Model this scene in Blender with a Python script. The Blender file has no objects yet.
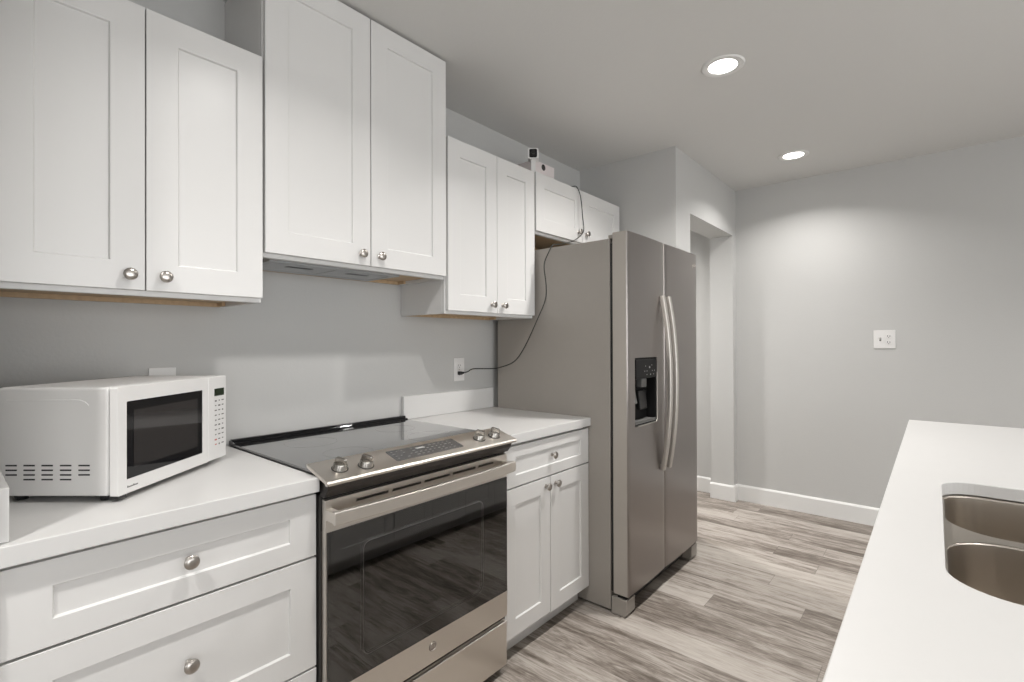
import bpy, bmesh, math, random
from mathutils import Vector, Matrix
random.seed(7)
sc = bpy.context.scene
col = sc.collection
PI = math.pi

# ------------------------------------------------------------------ camera, world, exposure, lights
CX, CY, CZ = 1.94262, -0.68722, 1.28061
YAW, PITCH, ROLL, FPX = 0.70844, 0.003895, -0.003094, 493.626
cam_data = bpy.data.cameras.new('camera')
cam = bpy.data.objects.new('camera', cam_data)
col.objects.link(cam)
fw = Vector((-math.sin(YAW), math.cos(YAW), 0)); rt = Vector((math.cos(YAW), math.sin(YAW), 0)); up = Vector((0, 0, 1))
f2 = fw * math.cos(PITCH) + up * math.sin(PITCH)
u2 = -fw * math.sin(PITCH) + up * math.cos(PITCH)
r3 = rt * math.cos(ROLL) + u2 * math.sin(ROLL)
u3 = -rt * math.sin(ROLL) + u2 * math.cos(ROLL)
M = Matrix((r3, u3, -f2)).transposed().to_4x4()
M.translation = Vector((CX, CY, CZ))
cam.matrix_world = M
cam_data.sensor_width = 36.0
cam_data.sensor_fit = 'HORIZONTAL'
cam_data.lens = FPX / 1024 * 36.0
cam_data.clip_start = 0.02
sc.camera = cam

world = bpy.data.worlds.new('world')
sc.world = world
world.use_nodes = True
world.node_tree.nodes['Background'].inputs[0].default_value = (0.97, 0.985, 1.0, 1)
world.node_tree.nodes['Background'].inputs[1].default_value = 3.8

sc.view_settings.view_transform = 'Standard'
sc.view_settings.look = 'None'
sc.view_settings.gamma = 1
sc.view_settings.use_curve_mapping = False
sc.view_settings.exposure = 0.2
LIGHT_W = 14.5          # watts of each recessed lamp
H = 2.517               # ceiling height

# ------------------------------------------------------------------ materials
def mat(name, color, rough=0.5, metal=0.0, spec=0.5, noise=None, bump=None, coat=0.0, aniso=0.0):
    """principled material; noise=(scale xyz, amount) varies colour, bump=(scale, strength, distance)."""
    m = bpy.data.materials.new(name); m.use_nodes = True
    nt = m.node_tree; b = nt.nodes['Principled BSDF']
    b.inputs['Base Color'].default_value = (*color, 1)
    b.inputs['Roughness'].default_value = rough
    b.inputs['Metallic'].default_value = metal
    b.inputs['Specular IOR Level'].default_value = spec
    b.inputs['Coat Weight'].default_value = coat
    b.inputs['Anisotropic'].default_value = aniso
    tc = None
    if noise or bump:
        tc = nt.nodes.new('ShaderNodeTexCoord')
    if noise:
        mp = nt.nodes.new('ShaderNodeMapping'); mp.inputs['Scale'].default_value = noise[0]
        nz = nt.nodes.new('ShaderNodeTexNoise'); nz.inputs['Scale'].default_value = 1.0
        nz.inputs['Detail'].default_value = 4
        mx = nt.nodes.new('ShaderNodeMix'); mx.data_type = 'RGBA'
        a = noise[1]
        mx.inputs[6].default_value = (*[c * (1 - a) for c in color], 1)
        mx.inputs[7].default_value = (*[min(1, c * (1 + a)) for c in color], 1)
        nt.links.new(tc.outputs['Object'], mp.inputs[0]); nt.links.new(mp.outputs[0], nz.inputs[0])
        nt.links.new(nz.outputs[0], mx.inputs[0]); nt.links.new(mx.outputs[2], b.inputs['Base Color'])
        if metal > 0.5:
            mr = nt.nodes.new('ShaderNodeMapRange')
            mr.inputs[3].default_value = rough * 0.8; mr.inputs[4].default_value = rough * 1.2
            pass
    if bump:
        n2 = nt.nodes.new('ShaderNodeTexNoise'); n2.inputs['Scale'].default_value = bump[0]; n2.inputs['Detail'].default_value = 3
        bp = nt.nodes.new('ShaderNodeBump'); bp.inputs['Strength'].default_value = bump[1]; bp.inputs['Distance'].default_value = bump[2]
        nt.links.new(tc.outputs['Object'], n2.inputs[0]); nt.links.new(n2.outputs[0], bp.inputs['Height'])
        nt.links.new(bp.outputs[0], b.inputs['Normal'])
    return m

M_wall = mat('wall_paint', (0.485, 0.482, 0.47), 0.6, spec=0.3, bump=(90, 0.25, 0.002))
M_ceil = mat('ceiling_paint', (0.63, 0.625, 0.61), 0.75, spec=0.2, bump=(70, 0.3, 0.002))
M_trimw = mat('trim_white', (0.70, 0.695, 0.68), 0.4)
M_cab = mat('cabinet_white', (0.63, 0.623, 0.61), 0.33, noise=((3, 3, 3), 0.012))
M_ply = mat('birch_plywood', (0.50, 0.36, 0.22), 0.6, noise=((4, 60, 60), 0.25))
M_quartz = mat('white_quartz', (0.58, 0.574, 0.562), 0.28, spec=0.3, noise=((14, 14, 14), 0.012))
M_nickel = mat('brushed_nickel', (0.46, 0.43, 0.40), 0.28, 1.0)
M_steel = mat('brushed_stainless', (0.52, 0.475, 0.42), 0.30, 1.0, aniso=0.5)
M_steelr = mat('range_stainless', (0.70, 0.66, 0.61), 0.34, 1.0, aniso=0.4)
M_fridge = mat('fridge_door_stainless', (0.33, 0.305, 0.29), 0.32, 1.0, aniso=0.5)
M_fridge_side = mat('fridge_side_grey', (0.30, 0.277, 0.25), 0.36, 0.0, noise=((30, 30, 30), 0.02), bump=(220, 0.12, 0.001))
M_handle = mat('handle_satin', (0.60, 0.57, 0.53), 0.45, 1.0)
M_fridge_edge = mat('fridge_door_side_grey', (0.37, 0.34, 0.305), 0.4)
M_knob = mat('range_knob_metal', (0.42, 0.40, 0.37), 0.22, 1.0)
M_blacksatin = mat('black_satin', (0.010, 0.010, 0.010), 0.45, spec=0.12)
M_dark = mat('dark_metal', (0.03, 0.028, 0.026), 0.4, 0.3)
M_darksteel = mat('dark_stainless', (0.07, 0.065, 0.062), 0.3, 0.9)
M_black = mat('black_plastic', (0.012, 0.012, 0.012), 0.3)
M_blackgloss = mat('black_gloss', (0.006, 0.006, 0.007), 0.05)
M_cooktop = mat('ceramic_cooktop', (0.02, 0.02, 0.02), 0.05, spec=0.9, coat=1.0)
M_rubber = mat('black_rubber', (0.015, 0.017, 0.013), 0.55)
M_mw = mat('microwave_white', (0.70, 0.69, 0.675), 0.3)
M_grey = mat('grey_plastic', (0.11, 0.11, 0.105), 0.45)
M_panelgrey = mat('touch_panel_grey', (0.07, 0.07, 0.07), 0.2)
M_mark = mat('printed_mark_light', (0.30, 0.295, 0.285), 0.5)
M_markd = mat('printed_mark_dark', (0.12, 0.11, 0.11), 0.5)
M_markr = mat('printed_mark_red', (0.45, 0.12, 0.10), 0.5)
M_lcd = mat('green_display', (0.012, 0.022, 0.008), 0.15)
M_plastic = mat('outlet_white', (0.70, 0.69, 0.675), 0.3)
M_box = mat('printed_carton', (0.68, 0.62, 0.61), 0.6, noise=((20, 20, 20), 0.1))
M_hood = mat('hood_panel_grey', (0.40, 0.41, 0.42), 0.45, 0.3)
M_enamel = mat('oven_enamel', (0.22, 0.19, 0.165), 0.35)
M_inner = mat('mesh_screen_dark', (0.022, 0.020, 0.020), 0.05, spec=1.0)

def emis(name, c, s):
    m = bpy.data.materials.new(name); m.use_nodes = True; nt = m.node_tree
    b = nt.nodes['Principled BSDF']; b.inputs['Base Color'].default_value = (0.9, 0.9, 0.9, 1)
    b.inputs['Emission Color'].default_value = (*c, 1); b.inputs['Emission Strength'].default_value = s
    return m
M_lens = emis('lamp_diffuser', (1.0, 0.97, 0.93), 12.0)

def tinted_glass(name, tint):
    m = bpy.data.materials.new(name); m.use_nodes = True; nt = m.node_tree; nt.nodes.clear()
    out = nt.nodes.new('ShaderNodeOutputMaterial'); mx = nt.nodes.new('ShaderNodeMixShader')
    tr = nt.nodes.new('ShaderNodeBsdfTransparent'); tr.inputs[0].default_value = (*tint, 1)
    gl = nt.nodes.new('ShaderNodeBsdfGlossy'); gl.inputs['Roughness'].default_value = 0.012
    fr = nt.nodes.new('ShaderNodeFresnel'); fr.inputs[0].default_value = 2.15
    nt.links.new(fr.outputs[0], mx.inputs[0]); nt.links.new(tr.outputs[0], mx.inputs[1]); nt.links.new(gl.outputs[0], mx.inputs[2])
    nt.links.new(mx.outputs[0], out.inputs[0])
    return m
M_glass = tinted_glass('oven_door_glass', (0.8, 0.78, 0.75))

def floor_material():
    m = bpy.data.materials.new('vinyl_plank_floor'); m.use_nodes = True; nt = m.node_tree; L = nt.links.new
    b = nt.nodes['Principled BSDF']; N = nt.nodes.new
    tc = N('ShaderNodeTexCoord'); sp = N('ShaderNodeSeparateXYZ'); L(tc.outputs['Object'], sp.inputs[0])
    def math_(op, a, bb=None, cc=None):
        n = N('ShaderNodeMath'); n.operation = op
        for i, v in enumerate((a, bb, cc)):
            if v is None: continue
            if isinstance(v, (int, float)): n.inputs[i].default_value = v
            else: L(v, n.inputs[i])
        return n.outputs[0]
    PW, PL = 0.145, 1.22
    yr = math_('DIVIDE', sp.outputs['Y'], PW); row = math_('FLOOR', yr); fy = math_('SUBTRACT', yr, row)
    wn = N('ShaderNodeTexWhiteNoise'); wn.noise_dimensions = '1D'; L(row, wn.inputs['W'])
    xr = math_('ADD', math_('DIVIDE', sp.outputs['X'], PL), wn.outputs['Value']); cl = math_('FLOOR', xr); fx = math_('SUBTRACT', xr, cl)
    cv = N('ShaderNodeCombineXYZ'); L(row, cv.inputs[0]); L(cl, cv.inputs[1])
    w2 = N('ShaderNodeTexWhiteNoise'); w2.noise_dimensions = '2D'; L(cv.outputs[0], w2.inputs['Vector'])
    # grain coordinates shifted per plank
    off = N('ShaderNodeCombineXYZ'); L(math_('MULTIPLY', w2.outputs['Value'], 37.0), off.inputs[0]); L(math_('MULTIPLY', w2.outputs['Value'], 91.0), off.inputs[1])
    va = N('ShaderNodeVectorMath'); va.operation = 'ADD'; L(tc.outputs['Object'], va.inputs[0]); L(off.outputs[0], va.inputs[1])
    def grain(scale, detail, dist):
        mp = N('ShaderNodeMapping'); mp.inputs['Scale'].default_value = scale; L(va.outputs[0], mp.inputs[0])
        nz = N('ShaderNodeTexNoise'); nz.inputs['Scale'].default_value = 1; nz.inputs['Detail'].default_value = detail
        nz.inputs['Distortion'].default_value = dist; nz.inputs['Roughness'].default_value = 0.65; L(mp.outputs[0], nz.inputs[0]); return nz.outputs[0]
    g1 = grain((3.5, 24, 1), 9, 2.6); g2 = grain((11, 130, 1), 7, 1.0); g3 = grain((0.9, 8, 1), 4, 1.2)
    tone = math_('ADD', math_('MULTIPLY', w2.outputs['Value'], 0.30), math_('ADD', math_('MULTIPLY', g1, 0.75), math_('MULTIPLY', g3, 1.05)))
    tone = math_('ADD', tone, math_('MULTIPLY', g2, 0.65))
    tone = math_('MULTIPLY_ADD', tone, 1.2, -1.22)
    cr = N('ShaderNodeValToRGB'); L(tone, cr.inputs[0])
    e = cr.color_ramp.elements
    e[0].position = 0.10; e[0].color = (0.11, 0.09, 0.074, 1)
    e[1].position = 0.80; e[1].color = (0.45, 0.415, 0.375, 1)
    k = e.new(0.32); k.color = (0.225, 0.195, 0.168, 1)
    k = e.new(0.52); k.color = (0.36, 0.325, 0.29, 1)
    # seams
    sy = math_('MINIMUM', fy, math_('SUBTRACT', 1.0, fy)); sx = math_('MINIMUM', fx, math_('SUBTRACT', 1.0, fx))
    seam = math_('MAXIMUM', math_('LESS_THAN', sy, 0.008), math_('LESS_THAN', sx, 0.0012))
    mx = N('ShaderNodeMix'); mx.data_type = 'RGBA'; L(math_('MULTIPLY', seam, 0.45), mx.inputs[0]); L(cr.outputs[0], mx.inputs[6]); mx.inputs[7].default_value = (0.06, 0.05, 0.04, 1)
    L(mx.outputs[2], b.inputs['Base Color'])
    b.inputs['Roughness'].default_value = 0.42; b.inputs['Specular IOR Level'].default_value = 0.35
    bp = N('ShaderNodeBump'); bp.inputs['Strength'].default_value = 0.15; bp.inputs['Distance'].default_value = 0.002; L(g2, bp.inputs['Height']); L(bp.outputs[0], b.inputs['Normal'])
    return m
M_floor = floor_material()

# ------------------------------------------------------------------ geometry helpers
class MB:
    """collects shapes into one bmesh; build() links them as ONE mesh object."""
    def __init__(s): s.bm = bmesh.new()
    def quadset(s, vs, fs):
        v = [s.bm.verts.new(p) for p in vs]
        for f in fs: s.bm.faces.new([v[i] for i in f])
        return v
    def box(s, x0, x1, y0, y1, z0, z1, rot=None):
        vs = [(x, y, z) for x in (x0, x1) for y in (y0, y1) for z in (z0, z1)]
        v = s.quadset(vs, [(0, 1, 3, 2), (4, 6, 7, 5), (0, 4, 5, 1), (2, 3, 7, 6), (0, 2, 6, 4), (1, 5, 7, 3)])
        if rot:
            for q in v: q.co = rot @ q.co
        return s
    def prism(s, poly, axis, a, b):
        """poly: 2-D outline in the plane normal to axis, extruded a..b."""
        def P(p, t):
            return {'x': (t, p[0], p[1]), 'y': (p[0], t, p[1]), 'z': (p[0], p[1], t)}[axis]
        n = len(poly)
        va = [s.bm.verts.new(P(p, a)) for p in poly]; vb = [s.bm.verts.new(P(p, b)) for p in poly]
        s.bm.faces.new(va[::-1]); s.bm.faces.new(vb)
        for i in range(n):
            j = (i + 1) % n; s.bm.faces.new([va[i], va[j], vb[j], vb[i]])
        return s
    def lathe(s, prof, origin, axis, n=28):
        """prof: (radius, height) list along axis from origin."""
        ax = Vector(axis).normalized(); t = ax.orthogonal().normalized(); w = ax.cross(t); o = Vector(origin)
        rings = []
        for r, h in prof:
            if r < 1e-6: rings.append([s.bm.verts.new(o + ax * h)])
            else: rings.append([s.bm.verts.new(o + ax * h + (t * math.cos(2 * PI * k / n) + w * math.sin(2 * PI * k / n)) * r) for k in range(n)])
        for A, B in zip(rings, rings[1:]):
            for k in range(n):
                j = (k + 1) % n
                if len(A) == 1 and len(B) == 1: continue
                if len(A) == 1: s.bm.faces.new([A[0], B[j], B[k]])
                elif len(B) == 1: s.bm.faces.new([A[k], A[j], B[0]])
                else: s.bm.faces.new([A[k], A[j], B[j], B[k]])
        for R, rev in ((rings[0], True), (rings[-1], False)):
            if len(R) > 2: s.bm.faces.new(R[::-1] if rev else R)
        return s
    def sweep(s, pts, section, closed=False, upv=(0, 0, 1)):
        """sweep a 2-D section (side, up) along pts."""
        pts = [Vector(p) for p in pts]; n = len(pts); rings = []
        u = Vector(upv)
        for i, p in enumerate(pts):
            if closed: t = pts[(i + 1) % n] - pts[i - 1]
            else: t = pts[min(i + 1, n - 1)] - pts[max(i - 1, 0)]
            t.normalize(); sd = t.cross(u)
            if sd.length < 1e-4: sd = t.orthogonal()
            sd.normalize(); uu = sd.cross(t).normalized(); u = uu if upv is None or not closed else u
            rings.append([s.bm.verts.new(p + sd * a + uu * b) for a, b in section])
        m = len(section)
        for i in range(n if closed else n - 1):
            A, B = rings[i], rings[(i + 1) % n]
            for k in range(m):
                j = (k + 1) % m; s.bm.faces.new([A[k], A[j], B[j], B[k]])
        if not closed:
            s.bm.faces.new(rings[0][::-1]); s.bm.faces.new(rings[-1])
        return s
    def tube(s, pts, r, n=8, closed=False, upv=(0, 0, 1)):
        return s.sweep(pts, [(r * math.cos(2 * PI * k / n), r * math.sin(2 * PI * k / n)) for k in range(n)], closed, upv)
    def holed(s, outer, inner, axis, a, b):
        """plate with a hole: outer / inner outlines in the plane normal to axis, thickness a..b."""
        def P(p, t):
            return {'x': (t, p[0], p[1]), 'y': (p[0], t, p[1]), 'z': (p[0], p[1], t)}[axis]
        loops = {}
        for t in (a, b):
            es = []
            for nm, lp in (('o', outer), ('i', inner)):
                vs = [s.bm.verts.new(P(p, t)) for p in lp]; loops[nm, t] = vs
                es += [s.bm.edges.new((vs[k], vs[(k + 1) % len(vs)])) for k in range(len(vs))]
            bmesh.ops.triangle_fill(s.bm, edges=es, use_beauty=True, use_dissolve=False)
        for nm in 'oi':
            A, B = loops[nm, a], loops[nm, b]
            for k in range(len(A)):
                j = (k + 1) % len(A); s.bm.faces.new([A[k], A[j], B[j], B[k]])
        return s
    def xf(s, m):
        bmesh.ops.transform(s.bm, matrix=m, verts=s.bm.verts); return s
    def build(s, name, material, parent=None, bevel=0.0, seg=2, smooth=False, shift=None):
        bmesh.ops.recalc_face_normals(s.bm, faces=s.bm.faces)
        me = bpy.data.meshes.new(name); s.bm.to_mesh(me); s.bm.free()
        me.materials.append(material)
        o = bpy.data.objects.new(name, me); col.objects.link(o)
        if parent is not None:
            o.parent = parent
            o.matrix_parent_inverse = Matrix.Translation(-Vector(parent['_base'])) if '_base' in parent else Matrix()
            o['_base'] = [0, 0, 0]
        if bevel:
            md = o.modifiers.new('bevel', 'BEVEL'); md.width = bevel; md.segments = seg; md.limit_method = 'ANGLE'; md.angle_limit = math.radians(40)
            md.harden_normals = False
        if smooth:
            for p in me.polygons: p.use_smooth = True
            try:
                me.set_sharp_from_angle(angle=math.radians(35))
            except Exception: pass
        return o

def tag(o, label=None, cat=None, group=None, kind=None):
    if label: o['label'] = label
    if cat: o['category'] = cat
    if group: o['group'] = group
    if kind: o['kind'] = kind
    return o
def thing(name, label, cat, loc, group=None):
    o = bpy.data.objects.new(name, None); col.objects.link(o); o.location = loc
    o.empty_display_size = 0.05; o['_base'] = list(loc)
    return tag(o, label, cat, group)
def struct(mb, name, m, bevel=0.0):
    return tag(mb.build(name, m, bevel=bevel), kind='structure')
def rrect(x0, x1, y0, y1, r, n=8):
    """rounded rectangle outline; r scalar or four radii (x0y0, x1y0, x1y1, x0y1)."""
    rs = [r] * 4 if isinstance(r, (int, float)) else r
    out = []
    for (cx, cy, a0), q in zip(((x0, y0, PI), (x1, y0, 1.5 * PI), (x1, y1, 0), (x0, y1, 0.5 * PI)), rs):
        sx = 1 if cx == x0 else -1; sy = 1 if cy == y0 else -1
        ccx, ccy = cx + sx * q, cy + sy * q
        for k in range(n + 1):
            a = a0 + (PI / 2) * k / n; out.append((ccx + q * math.cos(a), ccy + q * math.sin(a)))
    return out
def catmull(pts, n=10):
    P = [Vector(p) for p in pts]; P = [2 * P[0] - P[1]] + P + [2 * P[-1] - P[-2]]; out = []
    for i in range(1, len(P) - 2):
        a, b, c, d = P[i - 1:i + 3]
        for k in range(n):
            t = k / n
            out.append(0.5 * ((2 * b) + (c - a) * t + (2 * a - 5 * b + 4 * c - d) * t * t + (3 * b - a - 3 * c + d) * t ** 3))
    out.append(P[-2]); return out
def letters(txt, size, name, material, parent, matrix, depth=0.0004):
    """raised lettering turned into a mesh, placed by matrix."""
    cu = bpy.data.curves.new(name, 'FONT'); cu.body = txt; cu.size = size; cu.extrude = depth; cu.align_x = 'CENTER'; cu.align_y = 'CENTER'
    tmp = bpy.data.objects.new('tmp', cu); col.objects.link(tmp)
    dg = bpy.context.evaluated_depsgraph_get(); me = bpy.data.meshes.new_from_object(tmp.evaluated_get(dg))
    bpy.data.objects.remove(tmp)
    mb = MB(); mb.bm.from_mesh(me); mb.xf(matrix); return mb.build(name, material, parent)

# ------------------------------------------------------------------ the room
X1, Y0, YF = 5.4, -4.6, 3.569
PX, PY = 0.709, 2.339          # pantry block corner
OY0, OY1, OZ = 2.578, 3.49, 2.14   # opening
struct(MB().box(-1.8, X1 + .12, Y0 - .12, 3.8, -0.06, 0), 'floor', M_floor)
struct(MB().box(-1.8, X1 + .12, Y0 - .12, 3.8, H, H + .08), 'ceiling', M_ceil)
struct(MB().box(-.12, 0, Y0, PY + .1, 0, H), 'wall_left', M_wall)
struct(MB().box(0, .66, -.74, -.622, 0, H), 'wall_nook', M_wall)
struct(MB().box(0, .527, PY, PY + .12, 0, H), 'wall_pantry', M_wall)
# wall with the opening (one piece)
struct(MB().box(.527, PX, PY, OY0, 0, H).box(.527, PX, OY0, OY1, OZ, H).box(.527, PX, OY1, YF, 0, H), 'wall_passage', M_wall)
struct(MB().box(.527, X1 + .12, YF, YF + .12, 0, H), 'wall_far', M_wall)
struct(MB().box(-1.8, .527, 3.609, 3.73, 0, H), 'wall_hall', M_wall)
struct(MB().box(-1.8, -1.68, PY + .12, 3.609, 0, H), 'wall_hall_end', M_wall)
struct(MB().box(-1.8, -.12, PY, PY + .12, 0, H), 'wall_hall_side', M_wall)
def rect2(a0, a1, b0, b1): return [(a0, b0), (a1, b0), (a1, b1), (a0, b1)]
WR = (-3.2, 1.9, .30, 2.25); WB = (2.7, 4.7, .90, 2.25)       # added unseen windows for soft fill: right wall (y, z), back wall (x, z)
struct(MB().holed(rect2(Y0, YF, 0, H), rect2(*WR), 'x', X1, X1 + .12), 'wall_right', M_wall)
struct(MB().holed(rect2(-.12, X1 + .12, 0, H), rect2(*WB), 'y', Y0 - .12, Y0), 'wall_back', M_wall)
def window(name, axis, w, a, b):  # invented out-of-view window with sky portal, lets in soft fill
    m = MB().holed(rect2(*w), rect2(w[0] + .05, w[1] - .05, w[2] + .05, w[3] - .05), axis, a, b)
    n = 3
    for k in range(1, n):
        c = w[0] + (w[1] - w[0]) * k / n
        if axis == 'x': m.box(a, b, c - .02, c + .02, w[2] + .05, w[3] - .05)
        else: m.box(c - .02, c + .02, a, b, w[2] + .05, w[3] - .05)
    struct(m, name, M_trimw)
    ld = bpy.data.lights.new('added_fill_portal', 'AREA'); ld.shape = 'RECTANGLE'; ld.size = w[1] - w[0]; ld.size_y = w[3] - w[2]; ld.cycles.is_portal = True
    lo = bpy.data.objects.new('added_fill_portal', ld); col.objects.link(lo)
    if axis == 'x': lo.location = (b + .02, (w[0] + w[1]) / 2, (w[2] + w[3]) / 2); lo.rotation_euler = (PI / 2, 0, PI / 2)
    else: lo.location = ((w[0] + w[1]) / 2, a - .02, (w[2] + w[3]) / 2); lo.rotation_euler = (-PI / 2, 0, PI)
window('added_fill_window_1', 'x', WR, X1 + .04, X1 + .09)
window('added_fill_window_2', 'y', WB, Y0 - .09, Y0 - .04)

def base_prof(d=.015, h=.126):
    return [(0, 0), (d, 0), (d, h - .012), (d * .55, h), (0, h)]
def baseboard_x(x0, x1, y, sgn, name):      # runs along x, on wall plane y, sticking out sgn*d
    pr = [(y + sgn * a, b) for a, b in base_prof()]
    return struct(MB().prism(pr, 'x', x0, x1), name, M_trimw)
def baseboard_y(y0, y1, x, sgn, name):
    pr = [(x + sgn * a, b) for a, b in base_prof()]
    return struct(MB().prism(pr, 'y', y0, y1), name, M_trimw)
baseboard_x(PX + .001, X1 - .001, YF, -1, 'baseboard_far')
baseboard_y(OY1 - .015, YF - .015, PX, 1, 'baseboard_passage')
baseboard_x(.527, PX, OY1, -1, 'baseboard_jamb')
baseboard_y(PY - .015, OY0 + .015, PX, 1, 'baseboard_corner')
baseboard_x(-1.6, .527, 3.609, -1, 'baseboard_hall')
baseboard_y(Y0 + .02, YF - .02, X1, -1, 'baseboard_right')
baseboard_x(.02, X1 - .02, Y0, 1, 'baseboard_back')

# ------------------------------------------------------------------ recessed lamps
def downlight(x, y, label, power=LIGHT_W, shown=True):
    t = thing('recessed_light', label, 'ceiling light', (x, y, H), 'recessed lights in the ceiling')
    MB().lathe([(.060, -.0005), (.060, -.004), (.068, -.0075), (.086, -.006), (.092, -.0005)], (x, y, H), (0, 0, 1), 40).build('trim_ring', M_trimw, t, smooth=True)
    MB().lathe([(0, -.0015), (.0598, -.0015), (.0598, -.0005)], (x, y, H), (0, 0, 1), 40).build('diffuser', M_lens, t)
    ld = bpy.data.lights.new('lamp', 'AREA'); ld.shape = 'DISK'; ld.size = .115; ld.energy = power; ld.color = (1.0, .975, .95)
    ld.spread = math.radians(136)
    lo = bpy.data.objects.new('lamp', ld); col.objects.link(lo); lo.parent = t
    lo.location = (0, 0, -.009)
    return t
downlight(1.228, 1.601, 'nearer and larger of the two lit recessed lights in the grey ceiling', 18)
downlight(1.238, 3.0, 'smaller lit recessed light near the far wall and the passage', 9.5)
downlight(1.228, .12, 'recessed ceiling light above the range', 9)
downlight(1.228, -1.2, 'recessed ceiling light behind the photographer, by the left cabinets')
for i, (x, y, where) in enumerate([(4.1, 2.4, 'over the far side of the island'), (4.1, .4, 'over the room behind the island'), (4.1, -1.8, 'near the back right corner of the room')]):
    downlight(x, y, 'added unseen ceiling fill light ' + where, 18)  # added off-frame row, lifts the low cabinet fronts
downlight(-.5, 3.05, 'added unseen ceiling light brightening the hall beyond the passage', 34)  # added out-of-view lamp, brightens the hall walls

# ------------------------------------------------------------------ shaker fronts and knobs
def shaker(mb, y0, y1, z0, z1, xb, t=.02, s=.075, rec=.007, dirn=1, sz=None):
    """a shaker door or drawer front as one closed mesh; back plane xb, front xb+dirn*t"""
    sz = sz or s
    def rect(a0, a1, b0, b1, x): return [(x, a0, b0), (x, a1, b0), (x, a1, b1), (x, a0, b1)]
    xf_ = xb + dirn * t; xr = xf_ - dirn * rec; k = .0022
    R = [rect(y0, y1, z0, z1, xb), rect(y0, y1, z0, z1, xf_), rect(y0 + s, y1 - s, z0 + sz, z1 - sz, xf_),
         rect(y0 + s + k, y1 - s - k, z0 + sz + k, z1 - sz - k, xr)]
    V = [[mb.bm.verts.new(p) for p in r] for r in R]
    mb.bm.faces.new(V[0]); mb.bm.faces.new(V[3])
    for A, B in zip(V, V[1:]):
        for i in range(4):
            j = (i + 1) % 4; mb.bm.faces.new([A[i], A[j], B[j], B[i]])
    return mb
def front(parent, kind, y0, y1, z0, z1, xb, knob=None, dirn=1, s=.075, sz=None, t=.02):
    d = shaker(MB(), y0, y1, z0, z1, xb, t=t, s=s, dirn=dirn, sz=sz).build(kind, M_cab, parent, bevel=.0012)
    if knob:
        MB().lathe([(.0085, 0), (.0085, .002), (.0055, .004), (.0055, .012), (.011, .016), (.0158, .020), (.0158, .0235), (.013, .0265), (.006, .028), (0, .0283)],
                   (xb + dirn * t, knob[0], knob[1]), (dirn, 0, 0)).build('knob', M_nickel, d, smooth=True)
    return d

def wall_cabinet(name, label, y0, y1, z0, z1, doors, knobs, recess=.014, hood=False, depth=.31):
    """box with face frame, recessed plywood underside, doors with knobs"""
    t = thing(name, label, 'cabinet', (0, (y0 + y1) / 2, z0), 'white wall cabinets above the counter')
    x0 = .002; a, b = y0 + .001, y1 - .001; w = .016
    box = MB()
    box.box(x0, depth - .019, a, a + w, z0, z1).box(x0, depth - .019, b - w, b, z0, z1)      # sides
    box.box(x0, depth - .019, a + w, b - w, z1 - w, z1)                                        # top
    box.build('case', M_cab, t)
    MB().holed([(a, z0), (b, z0), (b, z1), (a, z1)], [(a + .038, z0 + .038), (b - .038, z0 + .038), (b - .038, z1 - .038), (a + .038, z1 - .038)], 'x', depth - .019, depth).build('face_frame', M_cab, t, bevel=.0008)
    MB().box(x0, depth - .02, a + w + .0003, b - w - .0003, z0 + recess, z0 + recess + .012).build('bottom_panel', M_ply, t)
    MB().box(x0, x0 + .016, a + w + .0003, b - w - .0003, z0, z0 + recess - .0003).box(x0 + .017, x0 + .06, a + w + .001, a + w + .012, z0 + .001, z0 + recess - .0005).box(x0 + .017, x0 + .06, b - w - .012, b - w - .001, z0 + .001, z0 + recess - .0005).build('hanging_rail', M_ply, t)
    MB().box(x0, x0 + .005, a + w + .0003, b - w - .0003, z0 + recess + .013, z1 - w - .0005).build('back_panel', M_ply, t)
    for (d0, d1), k in zip(doors, knobs):
        front(t, 'door', d0, d1, z0 + .014, z1 - .004, depth + .0008, k, s=.074)
    return t

Z0, Z1 = 1.411, 2.192
c = wall_cabinet('wall_cabinet', 'white two-door wall cabinet at far left, hung above the microwave', -.617, -.012, Z0, Z1,
             [(-.612, -.3215), (-.3185, -.0155)], [(-.357, 1.464), (-.278, 1.464)])
c = wall_cabinet('wall_cabinet', 'tallest white wall cabinet, reaching up to the ceiling over the range', -.0105, .7605, 1.558, 2.509,
             [(-.007, .3775), (.3815, .7565)], [(.337, 1.612), (.417, 1.612)])
# range hood insert under the tall cabinet
t = thing('range_hood', 'flat grey hood insert recessed beneath the tall cabinet over the range', 'range hood', (.16, .3, 1.556))
MB().holed([(.03, .035), (.262, .035), (.262, .56), (.03, .56)], [(.065, .06), (.225, .06), (.225, .535), (.065, .535)], 'z', 1.5560, 1.5708).build('housing', M_hood, t)
MB().holed(rrect(.066, .2245, .061, .294, .004), rrect(.15, .19, .13, .23, .01), 'z', 1.5575, 1.5595).build('filter', mat('hood_filter_grey', (.45, .46, .47), .4, .4), t)
MB().holed(rrect(.066, .2245, .302, .534, .004), rrect(.15, .19, .37, .47, .01), 'z', 1.5575, 1.5595).build('filter', bpy.data.materials['hood_filter_grey'], t)
MB().box(.068, .222, .063, .532, 1.5635, 1.5700).build('fan_cavity', M_black, t)
c = wall_cabinet('wall_cabinet', 'white two-door wall cabinet between the tall cabinet and the fridge', .7615, 1.387, Z0, Z1,
             [(.768, 1.0845), (1.087, 1.381)], [(1.046, 1.464), (1.125, 1.464)])
c = wall_cabinet('wall_cabinet', 'short white two-door wall cabinet above the fridge', 1.390, 2.322, 1.868, Z1 + .008,
             [(1.396, 1.8455), (1.8495, 2.312)], [(1.806, 1.940), (1.888, 1.940)])

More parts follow.
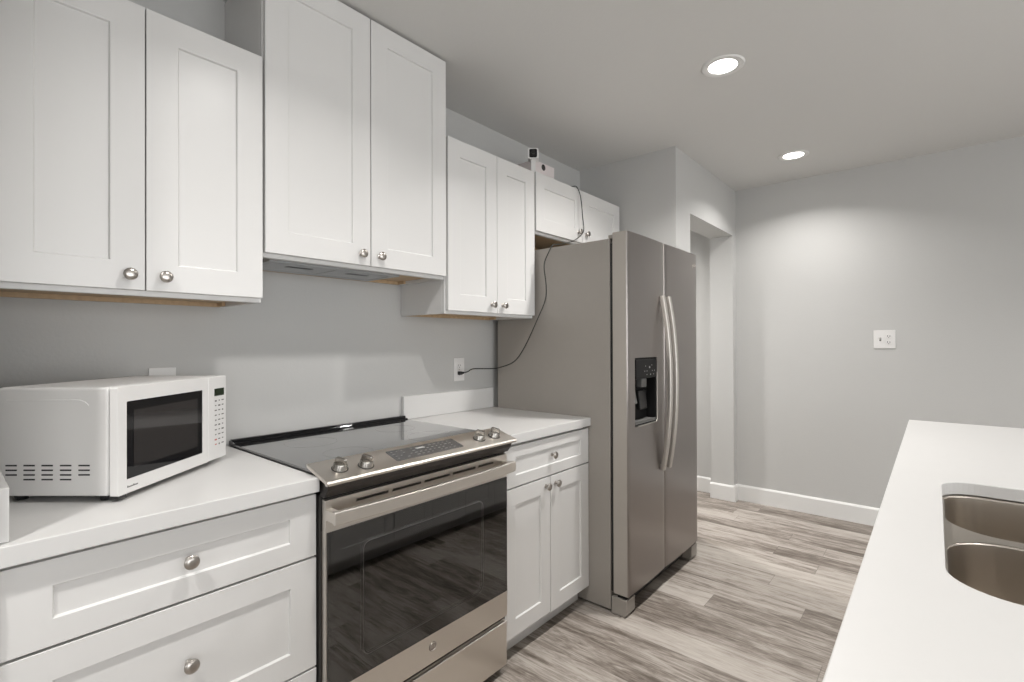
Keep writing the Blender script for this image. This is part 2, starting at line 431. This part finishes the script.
# ------------------------------------------------------------------ base cabinets and counters
def base_case(t, y0, y1, x0=.002, xf=.6005, zt=.873, dirn=1, toe=.016):
    a, b = y0 + .001, y1 - .001
    xs = sorted((x0, xf)); 
    MB().box(xs[0], xs[1], a, b, .095, zt).build('case', M_cab, t, bevel=.0008)
    f = sorted((xf, xf + dirn * .019))
    MB().holed([(a, .095), (b, .095), (b, zt), (a, zt)], [(a + .03, .13), (b - .03, .13), (b - .03, zt - .025), (a + .03, zt - .025)], 'x', f[0] + .0003, f[1]).build('face_frame', M_cab, t, bevel=.0008)
    k = sorted((x0, xf - dirn * toe))
    MB().box(k[0], k[1], a + .001, b - .001, .001, .0945).build('toe_kick', M_cab, t)
t = thing('base_cabinet', 'white three-drawer base cabinet left of the range, under the microwave', 'cabinet', (.3, -.31, 0), 'white base cabinets')
base_case(t, -.617, -.001)
XB = .620
front(t, 'drawer', -.611, -.002, .696, .864, XB, (-.309, .785), s=.072, sz=.052)
front(t, 'drawer', -.611, -.002, .392, .690, XB, (-.309, .550), s=.072, sz=.062)
front(t, 'drawer', -.611, -.002, .102, .386, XB, (-.309, .250), s=.072, sz=.062)
t = thing('base_cabinet', 'white base cabinet with one drawer over two doors, between range and fridge', 'cabinet', (.3, 1.1, 0), 'white base cabinets')
base_case(t, .767, 1.397)
XB = .629
front(t, 'drawer', .773, 1.396, .697, .862, XB, (1.092, .785), s=.072, sz=.046)
front(t, 'door', .773, 1.0785, .095, .691, XB, (1.046, .655), s=.068)
front(t, 'door', 1.0825, 1.396, .090, .691, XB, (1.118, .655), s=.068)
def slab(name, x0, x1, y0, y1, label, cat='countertop', z0=.875, z1=.914, m=M_quartz):
    return tag(MB().box(x0, x1, y0, y1, z0, z1).build(name, m, bevel=.002), label, cat)
slab('countertop', .002, .662, -.619, -.003, 'white quartz countertop left of the range, carrying the microwave')
slab('countertop', .002, .662, .766, 1.398, 'white quartz countertop between the range and the fridge')
tag(MB().box(.002, .64, -.6195, -.5985, .9148, 1.016).build('backsplash', M_quartz, bevel=.0015), 'short white side splash against the left wall at the picture edge', 'backsplash')
tag(MB().box(.002, .021, .763, 1.391, .9148, 1.026).build('backsplash', M_quartz, bevel=.0015), 'white quartz backsplash strip under the outlet right of the range', 'backsplash')

# ------------------------------------------------------------------ range
t = thing('range', 'stainless slide-in electric range with black glass cooktop and oven door', 'range', (.35, .38, 0))
RY0, RY1 = .002, .760
# body: five sided shell so the oven cavity is real
MB().box(.03, .655, RY0, RY0 + .02, .03, .904).box(.03, .655, RY1 - .02, RY1, .03, .904).box(.03, .05, RY0 + .02, RY1 - .02, .03, .904) \
    .box(.05, .655, RY0 + .02, RY1 - .02, .03, .20).box(.05, .655, RY0 + .02, RY1 - .02, .80, .904).build('body', M_dark, t)
MB().box(.12, .62, .06, .70, .2005, .22).box(.10, .12, .06, .70, .2005, .79).box(.10, .64, .040, .0595, .2005, .79).box(.10, .64, .7005, .72, .2005, .79).build('oven_cavity', M_enamel, t)
for z in (.40, .52):
    r = MB()
    for k in range(15):
        y = .075 + k * (.61 / 14); r.tube([(.13, y, z), (.60, y, z)], .002, 6)
    for x in (.13, .365, .60): r.tube([(x, .062, z), (x, .698, z)], .003, 6)
    r.build('oven_rack', M_handle, t)
MB().box(.052, .618, -.001 + .003, .760, .9045, .922).build('cooktop', M_cooktop, t, bevel=.001)
# burner rings printed under the glass (thin)
for (bx, by, br) in ((.22, .2, .09), (.22, .57, .08), (.47, .2, .08), (.47, .57, .105)):
    MB().tube([(bx + br * math.cos(a), by + br * math.sin(a), .9216) for a in [2 * PI * k / 48 for k in range(48)]], .0006, 4, closed=True).build('burner_ring', M_panelgrey, t)
MB().prism([(.003, .9145), (.050, .9145), (.050, .927), (.034, .928), (.032, .937), (.018, .937), (.016, .930), (.003, .930)], 'y', .002, .7635).build('rear_vent_trim', M_blackgloss, t, bevel=.0008)
# control panel
SL = -.283
MB().prism([(.600, .9425), (.600, .9325), (.655, .9165), (.700, .9035), (.704, .898), (.714, .8985), (.7165, .905), (.712, .9105)], 'y', -.010, .773).build('control_panel', M_steelr, t, bevel=.0012)
cpz = lambda x: .9425 + (x - .60) * (.9105 - .9425) / .112
ct = math.atan2(.032, .112)
Rp = Matrix.Rotation(ct, 4, 'Y')
def on_panel(x, y): return Matrix.Translation((x, y, cpz(x))) @ Rp
# lower dark band under the panel
MB().prism([(.600, .9045 + .001), (.700, .9015), (.694, .880), (.676, .858), (.600, .858)], 'y', .002, .7635).build('lower_band', M_darksteel, t, bevel=.003)
for i, (x, y) in enumerate([(.660, .058), (.672, .135), (.659, .622), (.662, .700)]):
    mt = on_panel(x, y) @ Matrix.Scale(.88, 4)
    k = MB().lathe([(.0245, .0), (.0245, .003), (.0235, .005), (.022, .018), (.0205, .0205), (.0125, .0215), (0, .0217)], (0, 0, 0), (0, 0, 1), 32)
    k.xf(mt); kb = k.build('knob', M_knob, t, smooth=True)
    g = MB().prism([(-.0205, .0), (.0205, .0), (.019, .016), (.015, .0185), (-.015, .0185), (-.019, .016)], 'y', -.0062, .0062)
    g.xf(mt @ Matrix.Translation((0, 0, .0195)) @ Matrix.Rotation(.5, 4, 'Z')); g.build('grip', M_knob, kb, bevel=.0025)
    s = MB().lathe([(.0268, 0), (.0268, .0016), (.0246, .0018)], (0, 0, 0), (0, 0, 1), 32); s.xf(mt @ Matrix.Translation((0, 0, .0002))); s.build('skirt', M_black, kb)
dp = MB().prism(rrect(.621, .686, .236, .520, .006), 'z', cpz(.653) - .002, cpz(.653) + .0008)
for v in dp.bm.verts: v.co.z += (v.co.x - .653) * (.9105 - .9425) / .112
dp = dp.build('touch_display', M_panelgrey, t)
mk = MB()
for r in range(4):
    for k in range(13):
        y = .252 + k * .0195; x = .632 + r * .0138
        if 5 <= k <= 6 and r < 2: continue
        if random.random() < .22: continue
        w = random.choice((.0028, .004, .0055)); h = random.choice((.0016, .0024))
        mk.box(x - h, x + h, y - w, y + w, cpz(x) + .0008, cpz(x) + .0013)
mk.build('touch_legends', M_mark, dp)
MB().box(.630, .645, .345, .378, cpz(.6375) + .0003, cpz(.6375) + .0022).build('clock_window', mat('clock_window_light', (.42, .42, .41), .3), dp)
# door
d = MB()
d.box(.657, .677, .006, .756, .225, .322)            # lower band
d.box(.650, .677, .006, .0088, .322, .762).box(.650, .677, .7532, .756, .322, .762)   # thin side edges
upper_slots = [(.10, .21), (.225, .335), (.35, .46), (.475, .585), (.60, .68)]
d.box(.657, .677, .006, .756, .762, .826)
d.box(.657, .677, .006, .756, .834, .850)
ys = [.006] + [v for s_ in upper_slots for v in s_] + [.756]
for k in range(0, len(ys), 2): d.box(.657, .677, ys[k], ys[k + 1], .826, .834)
d = d.build('oven_door', M_steelr, t)
MB().box(.6765, .6805, .0092, .7528, .3225, .7615).build('door_glass', M_glass, d)
MB().holed([(.0092, .3228), (.7528, .3228), (.7528, .7612), (.0092, .7612)], rrect(.125, .622, .372, .700, .02), 'x', .668, .6758).build('inner_frame', M_blackgloss, d)
MB().tube([(.6755, y, z) for y, z in rrect(.1235, .6235, .3705, .7015, .021)], .0013, 6, closed=True, upv=(1, 0, 0)).build('window_edge', mat('window_edge_grey', (.33, .33, .32), .3), d)
MB().box(.6565, .658, .012, .75, .826, .835).build('slot_backing', M_black, d)
# handle: bowed flat bar with two end posts
pts = []
for k in range(25):
    q = k / 24; y = .004 + q * .744; pts.append((.722 + .016 * (1 - (2 * q - 1) ** 2), y, .812))
hs = [(-.007, -.0185), (.007, -.0185), (.0085, -.015), (.0085, .015), (.007, .0185), (-.007, .0185)]
hd = MB().sweep(pts, hs)
for y in (.004, .726): hd.box(.677, .720, y, y + .022, .797, .827)
hd.build('handle', M_steelr, d, bevel=.0015)
# emblem: round badge with ring and script initials
e = MB().lathe([(0, .0022), (.0138, .0022), (.0152, .0016), (.0155, 0)], (.677, .382, .279), (1, 0, 0), 36).build('emblem', mat('emblem_grey', (.30, .27, .25), .35, 1.0), d, smooth=True)
MB().tube([(.6795, .382 + .0125 * math.cos(a), .279 + .0125 * math.sin(a)) for a in [2 * PI * k / 36 for k in range(36)]], .0006, 6, closed=True, upv=(1, 0, 0)).build('emblem_ring', M_handle, e)
letters('GE', .0145, 'monogram', M_handle, e, Matrix.Translation((.6795, .382, .279)) @ Matrix.Rotation(PI / 2, 4, 'Z') @ Matrix.Rotation(PI / 2, 4, 'X'))
MB().box(.657, .675, .006, .756, .035, .203).box(.657, .663, .006, .756, .2032, .206).build('storage_drawer', M_steelr, t, bevel=.0015)
lg = MB()
MB().box(.06, .60, .03, .73, .0, .0298).build('toe_panel', M_black, t)

# ------------------------------------------------------------------ refrigerator
FY0, FY1, FS = 1.402, 2.284, 1.8155
t = thing('refrigerator', 'side-by-side stainless refrigerator with two long bowed handles and ice dispenser', 'refrigerator', (.42, 1.84, 0))
MB().box(.045, .7665, FY0 - .002, FY1 - .005, .012, 1.777).build('body', M_fridge_side, t, bevel=.003)
MB().box(.7668, .7815, FY0 + .006, FY1 - .020, .10, 1.755).build('door_gasket', M_black, t)
def fridge_door(y0, y1, hole=None, n=14):
    """door slab with softly rounded vertical edges, optional opening"""
    z0, z1 = .096, 1.803; xb, xf_ = .782, .857
    def bulge(y):
        q = (y - y0) / (y1 - y0); return .004 * (1 - (2 * q - 1) ** 2)
    m = MB()
    ysx = sorted(set([y0, y0 + .0007, y0 + .0025, y0 + .007] + [y0 + .007 + (y1 - y0 - .014) * k / n for k in range(n + 1)] + [y1 - .0025, y1 - .0007, y1] + ([hole[0], hole[1]] if hole else [])))
    zs = sorted(set([z0, z1] + ([hole[2], hole[3]] if hole else [])))
    def xx(y):
        e = min(y - y0, y1 - y); rr = .007
        return xf_ - .007 + (math.sqrt(max(0, rr * rr - (rr - min(e, rr)) ** 2))) + bulge(y)
    F, B = {}, {}
    for y in ysx:
        for z in zs:
            F[y, z] = m.bm.verts.new((xx(y), y, z)); B[y, z] = m.bm.verts.new((xb, y, z))
    def inh(ya, yb, za, zb): return hole and ya >= hole[0] - 1e-6 and yb <= hole[1] + 1e-6 and za >= hole[2] - 1e-6 and zb <= hole[3] + 1e-6
    for za, zb in zip(zs, zs[1:]):
        for ya, yb in zip(ysx, ysx[1:]):
            if inh(ya, yb, za, zb): continue
            m.bm.faces.new([F[ya, za], F[yb, za], F[yb, zb], F[ya, zb]]); m.bm.faces.new([B[ya, za], B[ya, zb], B[yb, zb], B[yb, za]])
    for ya, yb in zip(ysx, ysx[1:]):
        for z in (z0, z1): m.bm.faces.new([F[ya, z], F[yb, z], B[yb, z], B[ya, z]])
        if hole and ya >= hole[0] - 1e-6 and yb <= hole[1] + 1e-6:
            for z in (hole[2], hole[3]): m.bm.faces.new([F[ya, z], F[yb, z], B[yb, z], B[ya, z]])
    for za, zb in zip(zs, zs[1:]):
        for y in (y0, y1): m.bm.faces.new([F[y, za], F[y, zb], B[y, zb], B[y, za]])
        if hole and za >= hole[2] - 1e-6 and zb <= hole[3] + 1e-6:
            for y in (hole[0], hole[1]): m.bm.faces.new([F[y, za], F[y, zb], B[y, zb], B[y, za]])
    o = m.build('door', M_fridge, t, smooth=True)
    o.data.materials.append(M_fridge_edge)
    for p in o.data.polygons:
        if abs(p.normal.y) > .8 and (abs(p.center.y - y0) < .002 or abs(p.center.y - y1) < .002): p.material_index = 1
    return o
HY0, HY1, HZ0, HZ1 = 1.474, 1.716, .878, 1.207
dl = fridge_door(FY0, FS - .003, (HY0, HY1, HZ0, HZ1))
dr = fridge_door(FS + .003, FY1)
# ice and water dispenser
a0, a1, b0, b1 = HY0 + .002, HY1 - .002, HZ0 + .002, HZ1 - .002
MB().box(.800, .806, a0, a1, b0, b1).box(.806, .855, a0, a0 + .006, b0, b1).box(.806, .855, a1 - .006, a1, b0, b1).box(.806, .853, a0 + .006, a1 - .006, b0, b0 + .006).box(.806, .853, a0 + .006, a1 - .006, b1 - .006, b1).build('dispenser_well', M_blacksatin, dl)
dpn = MB().box(.808, .861, a0 + .0065, a1 - .0065, 1.105, b1 - .0065).build('dispenser_panel', M_blacksatin, dl, bevel=.002)
for (y, z, w) in [(1.63, 1.158, .006), (1.575, 1.14, .003), (1.60, 1.14, .003), (1.66, 1.14, .003), (1.685, 1.14, .003), (1.585, 1.165, .003), (1.655, 1.168, .003), (1.60, 1.122, .003), (1.64, 1.122, .004), (1.675, 1.122, .003)]:
    MB().box(.8605, .8612, y - w, y + w, z - w * .8, z + w * .8).build('touch_icon', M_mark, dpn)
MB().box(.818, .850, 1.565, 1.62, 1.06, 1.104).build('ice_chute', M_grey, dl, bevel=.004)
pd = MB().prism([(.812, 1.045), (.830, 1.045), (.842, .985), (.836, .980), (.812, 1.0)], 'y', 1.49, 1.535).build('water_paddle', M_grey, dl, bevel=.002)
MB().prism([(.812, 1.040), (.822, 1.040), (.832, .950), (.826, .945), (.812, .97)], 'y', 1.585, 1.665).build('ice_paddle', M_black, dl, bevel=.002)
MB().box(.808, .858, a0 + .0065, a1 - .0065, .8865, .896).tube([(.857, a0 + .01, .899), (.857, a1 - .01, .899)], .0022, 8).build('drip_tray', M_grey, dl, bevel=.001)
MB().tube([(.8605, HY1 + .0005, 1.13), (.8605, HY1 + .0005, .89), (.8605, HY1 - .012, .8775), (.8605, HY0 + .03, .8775)], .0025, 8, upv=(1, 0, 0)).build('chrome_edge', M_handle, dl)
def fridge_handle(y, parent):
    pts = []
    for k in range(33):
        q = k / 32; z = .622 + q * (1.522 - .622); pts.append((.870 + .040 * (1 - abs(2 * q - 1) ** 2.2), y, z))
    sec = rrect(-.0145, .0145, -.011, .011, .006, 4)
    m = MB().sweep(pts, [(b, a) for a, b in sec], upv=(0, 1, 0))
    m.box(.856, .876, y - .008, y + .008, .626, .650).box(.856, .876, y - .008, y + .008, 1.494, 1.518)
    return m.build('handle', M_handle, parent, smooth=True)
fridge_handle(1.764, dl); fridge_handle(1.840, dr)
# small maker's badge: swoosh loop with fine lettering strokes
bd = MB().tube([(.8595, 2.236 + .026 * math.cos(a), 1.733 + .011 * math.sin(a) + .004 * math.cos(a)) for a in [PI * (-.15 + 1.5 * k / 24) for k in range(25)]], .0012, 6, upv=(1, 0, 0)).build('badge', M_handle, dr)
mk = MB()
for k in range(8): mk.box(.858, .860, 2.212 + k * .006, 2.2155 + k * .006, 1.729, 1.735 + (.003 if k in (0, 3, 6) else 0))
mk.build('badge_letters', M_handle, bd)
# feet, grille, hinge covers
for y0_, nm in ((FY0 - .006, 'left'), (FY1 - .085, 'right')):
    f_ = MB().prism([(.7735, .002), (.842, .002), (.852, .015), (.852, .080), (.7735, .080)], 'y', y0_, y0_ + .085).build('leveling_foot', M_fridge_side, t, bevel=.002)
    MB().box(.7995, .848, y0_ + .012, y0_ + .070, .0805, .0865).lathe([(.010, .0), (.010, .011), (.004, .0112)], (.835, y0_ + .028, .0866), (0, 0, 1), 16).build('hinge', M_black if nm == 'left' else M_dark, f_)
MB().box(.7735, .7995, FY0 + .08, FY1 - .09, .015, .088).build('kick_grille', M_dark, t)
for hy in (FY0 + .008, FY1 - .08): MB().box(.755, .786, hy, hy + .06, 1.7775, 1.796).build('hinge_cover', M_fridge_side, t, bevel=.002)

# ------------------------------------------------------------------ microwave (turned on the counter)
O = Vector((.51, -.414, .9145)); A = Vector((-.645, .764, 0)).normalized(); Bd = Vector((-.764, -.645, 0)).normalized()
Bd = (Bd - A * Bd.dot(A)).normalized()
MT = Matrix((A, Bd, Vector((0, 0, 1)))).transposed().to_4x4(); MT.translation = O
t = thing('microwave', 'white countertop microwave with dark window, set at an angle on the left counter', 'microwave', tuple(O))
W_, D_, H0, H1 = .427, .283, .0135, .266
def mw(mb, *a, **k): mb.xf(MT); return mb.build(*a, **k)
bodyo = mw(MB().box(.003, W_ - .003, .025, D_, H0, H1), 'case', M_mw, t, bevel=.006, seg=3)
emb = MB().tube([(.0028, y, z) for y, z in [(.262, .2365), (.090, .2365), (.078, .232), (.070, .224)]], .0012, 6, upv=(1, 0, 0))
mw(emb, 'pressed_line', M_mw, bodyo)
vt = MB()
for c_, ys_ in enumerate((.2505, .2085, .1665, .1235, .0805)):
    for r in range(4):
        if r == 3 and c_ in (0, 4): continue
        z = .0855 - r * .0108
        vt.box(.0022, .0034, ys_ - .013, ys_ + .013, z - .0017, z + .0017)
mw(vt, 'vent_slots', M_black, bodyo)
mw(MB().box(.012, W_ - .012, .010, .024, H0 + .006, H1 - .006), 'door_seal', M_black, t)
door_outline = rrect(0, .335, H0, H1, .004, 3)
dm = MB().holed([(x, z) for x, z in door_outline], rrect(.0265, .3105, .046, .2305, .003, 3), 'y', 0, .019)
do = mw(dm, 'door', M_mw, t, bevel=.0012)
mw(MB().box(.0268, .3102, .002, .017, .0463, .2302), 'window', M_blackgloss, do)
mw(MB().box(.050, .288, .0012, .0022, .070, .208), 'window_screen', M_inner, do)
mw(MB().box(.3355, W_, 0, .024, H0, H1), 'control_panel', M_mw, t, bevel=.003)
cp = [o for o in t.children if o.name.startswith('control_panel')][0]
mw(MB().box(.365, .414, -.0008, .001, .2065, .2290), 'display', M_lcd, cp)
kp = MB(); kr = MB()
for r in range(10):
    for k in range(3):
        x = .372 + k * .0175; z = .192 - r * .0148
        w = (.0045, .003, .0055)[(r + k) % 3]
        (kr if (r >= 8 and k == 0) else kp).box(x - w, x + w, -.0004, .0008, z - .0016 - (.0012 if (r * 3 + k) % 4 == 0 else 0), z + .0016)
mw(kp, 'keypad_legends', M_markd, cp); mw(kr, 'start_keys', M_markr, cp)
tx = MB()
for k in range(9):
    x = .028 + k * .0037; tx.box(x, x + .0026, -.0004, .0008, .0265, .0295 + (.0018 if k in (0, 5) else 0))
mw(tx, 'maker_lettering', M_markd, do)
for (x, y) in ((.03, .05), (W_ - .03, .05), (.03, D_ - .03), (W_ - .03, D_ - .03)):
    mw(MB().lathe([(.012, 0), (.014, H0 + .001)], (x, y, 0), (0, 0, 1), 16), 'foot', M_black, t)
mw(MB().box(.004, .03, .004, .024, .006, H0 - .0003), 'hinge', M_black, t)

# ------------------------------------------------------------------ outlets
def receptacle(mb, y, z, s=1):
    pass
def outlet(label, y0, y1, z0, z1):
    t = thing('wall_outlet', label, 'outlet', (0, (y0 + y1) / 2, (z0 + z1) / 2), 'outlets on the cabinet wall')
    yc = (y0 + y1) / 2; zc = (z0 + z1) / 2
    MB().box(.0005, .006, y0, y1, z0, z1).build('cover_plate', M_plastic, t, bevel=.002)
    for s in (1, -1):
        f = MB().prism([(yc + a, zc + s * .021 + b) for a, b in rrect(-.0165, .0165, -.0145, .0145, .008, 5)], 'x', .006, .0078).build('socket', M_plastic, t, bevel=.0006)
        MB().box(.0077, .0081, yc - .0075, yc - .0055, zc + s * .021 - .003, zc + s * .021 + .007).box(.0077, .0081, yc + .0055, yc + .0075, zc + s * .021 - .003, zc + s * .021 + .006).lathe([(.0024, .0), (.0024, .0004)], (.0077, yc, zc + s * .021 - .0085), (1, 0, 0), 12).build('slots', M_black, f)
    MB().lathe([(.003, 0), (.003, .0008), (0, .001)], (.006, yc, zc), (1, 0, 0), 12).build('screw', M_nickel, t)
    return t
outlet('white duplex outlet above the right counter with a black cord plugged in', 1.100, 1.176, 1.078, 1.200)
outlet('white outlet plate on the wall behind the microwave, only its top showing', -.238, -.162, 1.082, 1.2025)
t = thing('switch_plate', 'white double plate with a toggle switch and outlet on the far grey wall', 'switch', (1.678, YF, 1.297))
MB().box(1.617, 1.739, YF - .006, YF - .0005, 1.235, 1.360).build('cover_plate', M_plastic, t, bevel=.002)
xc = 1.655; MB().box(xc - .005, xc + .005, YF - .0075, YF - .006, 1.286, 1.310).build('toggle_slot', M_grey, t)
MB().prism([(YF - .0075, 1.292), (YF - .0075, 1.303), (YF - .019, 1.311), (YF - .019, 1.305)], 'x', xc - .0035, xc + .0035).build('toggle', M_plastic, t, bevel=.0008)
xc = 1.702
for s in (1, -1):
    zc = 1.2975 + s * .021
    f = MB().prism([(xc + a, zc + b) for a, b in rrect(-.0165, .0165, -.0145, .0145, .008, 5)], 'y', YF - .0078, YF - .006).build('socket', M_plastic, t, bevel=.0006)
    MB().box(xc - .008, xc - .005, YF - .0082, YF - .0077, zc - .004, zc + .007).box(xc + .005, xc + .008, YF - .0082, YF - .0077, zc - .004, zc + .006).box(xc - .0025, xc + .0025, YF - .0082, YF - .0077, zc - .011, zc - .007).build('slots', M_black, f)

# ------------------------------------------------------------------ black cord from the outlet over the fridge to the cabinet top
CP = [(.034, 1.134, 1.125), (.045, 1.160, 1.127), (.042, 1.200, 1.140), (.050, 1.26, 1.140), (.060, 1.32, 1.138), (.090, 1.365, 1.143), (.190, 1.378, 1.180),
      (.272, 1.374, 1.268), (.360, 1.370, 1.411), (.408, 1.370, 1.503), (.413, 1.371, 1.58), (.401, 1.371, 1.685), (.430, 1.373, 1.750), (.440, 1.395, 1.788), (.430, 1.45, 1.800),
      (.402, 1.613, 1.842), (.385, 1.719, 1.885), (.374, 1.785, 1.925), (.368, 1.806, 1.956), (.362, 1.803, 2.03), (.358, 1.797, 2.11), (.352, 1.788, 2.165), (.336, 1.776, 2.204), (.315, 1.755, 2.2045), (.290, 1.68, 2.2045), (.272, 1.55, 2.2045), (.262, 1.478, 2.2045)]
cd = tag(MB().tube(catmull(CP, 8), .0028, 8).build('power_cord', M_rubber, smooth=True), 'thin black power cord from the outlet, past the fridge side, up over the short cabinet', 'cord')
pl = MB().box(.0085, .028, 1.122, 1.142, 1.111, 1.130).prism([(.028, 1.113), (.040, 1.119), (.040, 1.128), (.028, 1.129)], 'y', 1.124, 1.144)
pl.build('plug', M_black, cd, bevel=.003)

# ------------------------------------------------------------------ camera and its carton on the cabinet top
ct_z = Z1 + .0083
t = thing('security_camera', 'small white camera with square black face, standing on top of the wall cabinets', 'camera', (.285, 1.43, ct_z))
ang = math.atan2(CY - 1.43, CX - .285)
Cm = Matrix.Translation((.285, 1.43, ct_z)) @ Matrix.Rotation(ang, 4, 'Z')
def cm(mb, *a, **k): mb.xf(Cm); return mb.build(*a, **k)
cm(MB().box(-.022, .022, -.022, .022, 0, .008), 'base', M_plastic, t, bevel=.004)
cm(MB().box(-.012, .010, -.013, .013, .008, .078), 'stand', M_plastic, t, bevel=.003)
hdm = MB().prism(rrect(-.030, .030, .078, .136, .010, 5), 'x', -.035, .018)
hd = cm(hdm, 'head', M_plastic, t, bevel=.002)
cm(MB().prism(rrect(-.021, .021, .084, .130, .008, 5), 'x', .018, .0205), 'face_plate', M_blackgloss, hd)
cm(MB().lathe([(.011, 0), (.011, .003), (.007, .0035), (0, .002)], (.0205, 0, .112), (1, 0, 0), 20), 'lens', M_black, hd, smooth=True)
t = thing('carton', 'small pinkish white camera box lying behind the camera on the cabinet top', 'box', (.17, 1.57, ct_z), None)
bx = MB().box(.105, .238, 1.500, 1.690, ct_z, ct_z + .112).build('carton_body', M_box, t, bevel=.001)
MB().lathe([(.018, 0), (.018, .0006)], (.238, 1.585, ct_z + .088), (1, 0, 0), 24).build('printed_lens', M_black, bx)

# ------------------------------------------------------------------ island with sink
IX0, IX1, IY0, IY1 = 1.848, 2.86, -.48, 2.292
hole = rrect(1.954, 2.372, .297, 1.058, (.085, .085, .075, .075), 10)
isl = MB().holed([(IX0, IY0), (IX1, IY0), (IX1, IY1), (IX0, IY1)], hole, 'z', .8825, .914).build('island_countertop', M_quartz, bevel=.002)
tag(isl, 'large white quartz island countertop with a sink cutout, lower right of the picture', 'countertop')
yb = [-.455, .27, 1.09, 1.68, 2.268]
where = ['at the near end of the island', 'of the island under the sink', 'of the island right beyond the sink', 'at the far end of the island']
for i in range(4):
    y0_, y1_ = yb[i], yb[i + 1]
    t = thing('island_cabinet', 'white two-door base cabinet ' + where[i] + ', facing the range', 'cabinet', (2.2, (y0_ + y1_) / 2, 0), 'island base cabinets')
    # hollow case so the sink bowls hang free inside
    a, b = y0_ + .001, y1_ - .001
    MB().box(1.909, 2.50, a, a + .016, .095, .8815).box(1.909, 2.50, b - .016, b, .095, .8815).box(1.909, 2.50, a + .016, b - .016, .095, .111).box(2.484, 2.50, a + .016, b - .016, .111, .8815).build('case', M_cab, t)
    MB().holed([(a, .095), (b, .095), (b, .8815), (a, .8815)], [(a + .03, .13), (b - .03, .13), (b - .03, .84), (a + .03, .84)], 'x', 1.8895, 1.9087).build('face_frame', M_cab, t)
    MB().box(1.965, 2.44, a, b, .001, .0945).build('toe_kick', M_cab, t)
    ym = (y0_ + y1_) / 2
    for p0, p1 in ((y0_ + .004, ym - .002), (ym + .002, y1_ - .004)):
        front(t, 'door', p0, p1, .100, .688, 1.8888, None, dirn=-1, s=.062)
        front(t, 'drawer', p0, p1, .694, .862, 1.8888, None, dirn=-1, s=.062, sz=.046)
MBp = MB().box(2.502, 2.52, -.455, 2.268, .001, .8815)
tag(MBp.build('island_back_panel', M_cab), 'white panel closing the seating side of the island', 'panel')
t = thing('kitchen_sink', 'undermount double-bowl stainless sink set in the island countertop', 'sink', (2.16, .68, .70))
def bowl(x0, x1, y0, y1, rads, zt, zb):
    m = MB(); prof = [(0, zt), (.0003, zt - .004), (.0015, zt - .02), (.006, zb + .05), (.012, zb + .025), (.024, zb + .010), (.045, zb + .002), (.12, zb)]
    rings = []
    for ins, z in prof:
        rr = [max(.03, q - ins * .3) for q in rads]
        rings.append([m.bm.verts.new((p[0], p[1], z)) for p in rrect(x0 + ins, x1 - ins, y0 + ins, y1 - ins, rr, 10)])
    for Aq, Bq in zip(rings, rings[1:]):
        for k in range(len(Aq)):
            j = (k + 1) % len(Aq); m.bm.faces.new([Aq[k], Aq[j], Bq[j], Bq[k]])
    m.bm.faces.new(rings[-1])
    o = m.build('bowl', M_steel, t, smooth=True)
    md = o.modifiers.new('thick', 'SOLIDIFY'); md.thickness = .0012; md.offset = 1
    return o
zt = .8805
b1 = (1.958, 2.368, .712, 1.054, (.10, .10, .075, .075), zt, .68)
b2 = (1.958, 2.368, .301, .676, (.085, .085, .10, .10), zt, .68)
bo1 = bowl(*b1); bo2 = bowl(*b2)
# flange and divider ledge around both bowls
fl = MB(); o1 = rrect(b1[0], b1[1], b1[2], b1[3], b1[4], 10); o2 = rrect(b2[0], b2[1], b2[2], b2[3], b2[4], 10)
ymid = .694
def ledge(outer, inner):
    es = []
    for lp in (outer, inner):
        vs = [fl.bm.verts.new((p[0], p[1], zt + .0008)) for p in lp]
        es += [fl.bm.edges.new((vs[k], vs[(k + 1) % len(vs)])) for k in range(len(vs))]
    bmesh.ops.triangle_fill(fl.bm, edges=es, use_beauty=True, use_dissolve=False)
ledge([(1.935, ymid), (2.39, ymid), (2.39, 1.08), (1.935, 1.08)], o1)
ledge([(1.935, .275), (2.39, .275), (2.39, ymid), (1.935, ymid)], o2)
fo = fl.build('rim', M_steel, t)
for yy in (.883, .488):
    dn = MB().lathe([(.0, .001), (.030, .001), (.034, .003), (.043, .0035), (.045, .0005)], (2.163, yy, .6805), (0, 0, 1), 28).build('drain', M_handle, t, smooth=True)

# remove helper bookkeeping
bpy.context.view_layer.update()
for o in sc.objects:
    if '_base' in o: del o['_base']
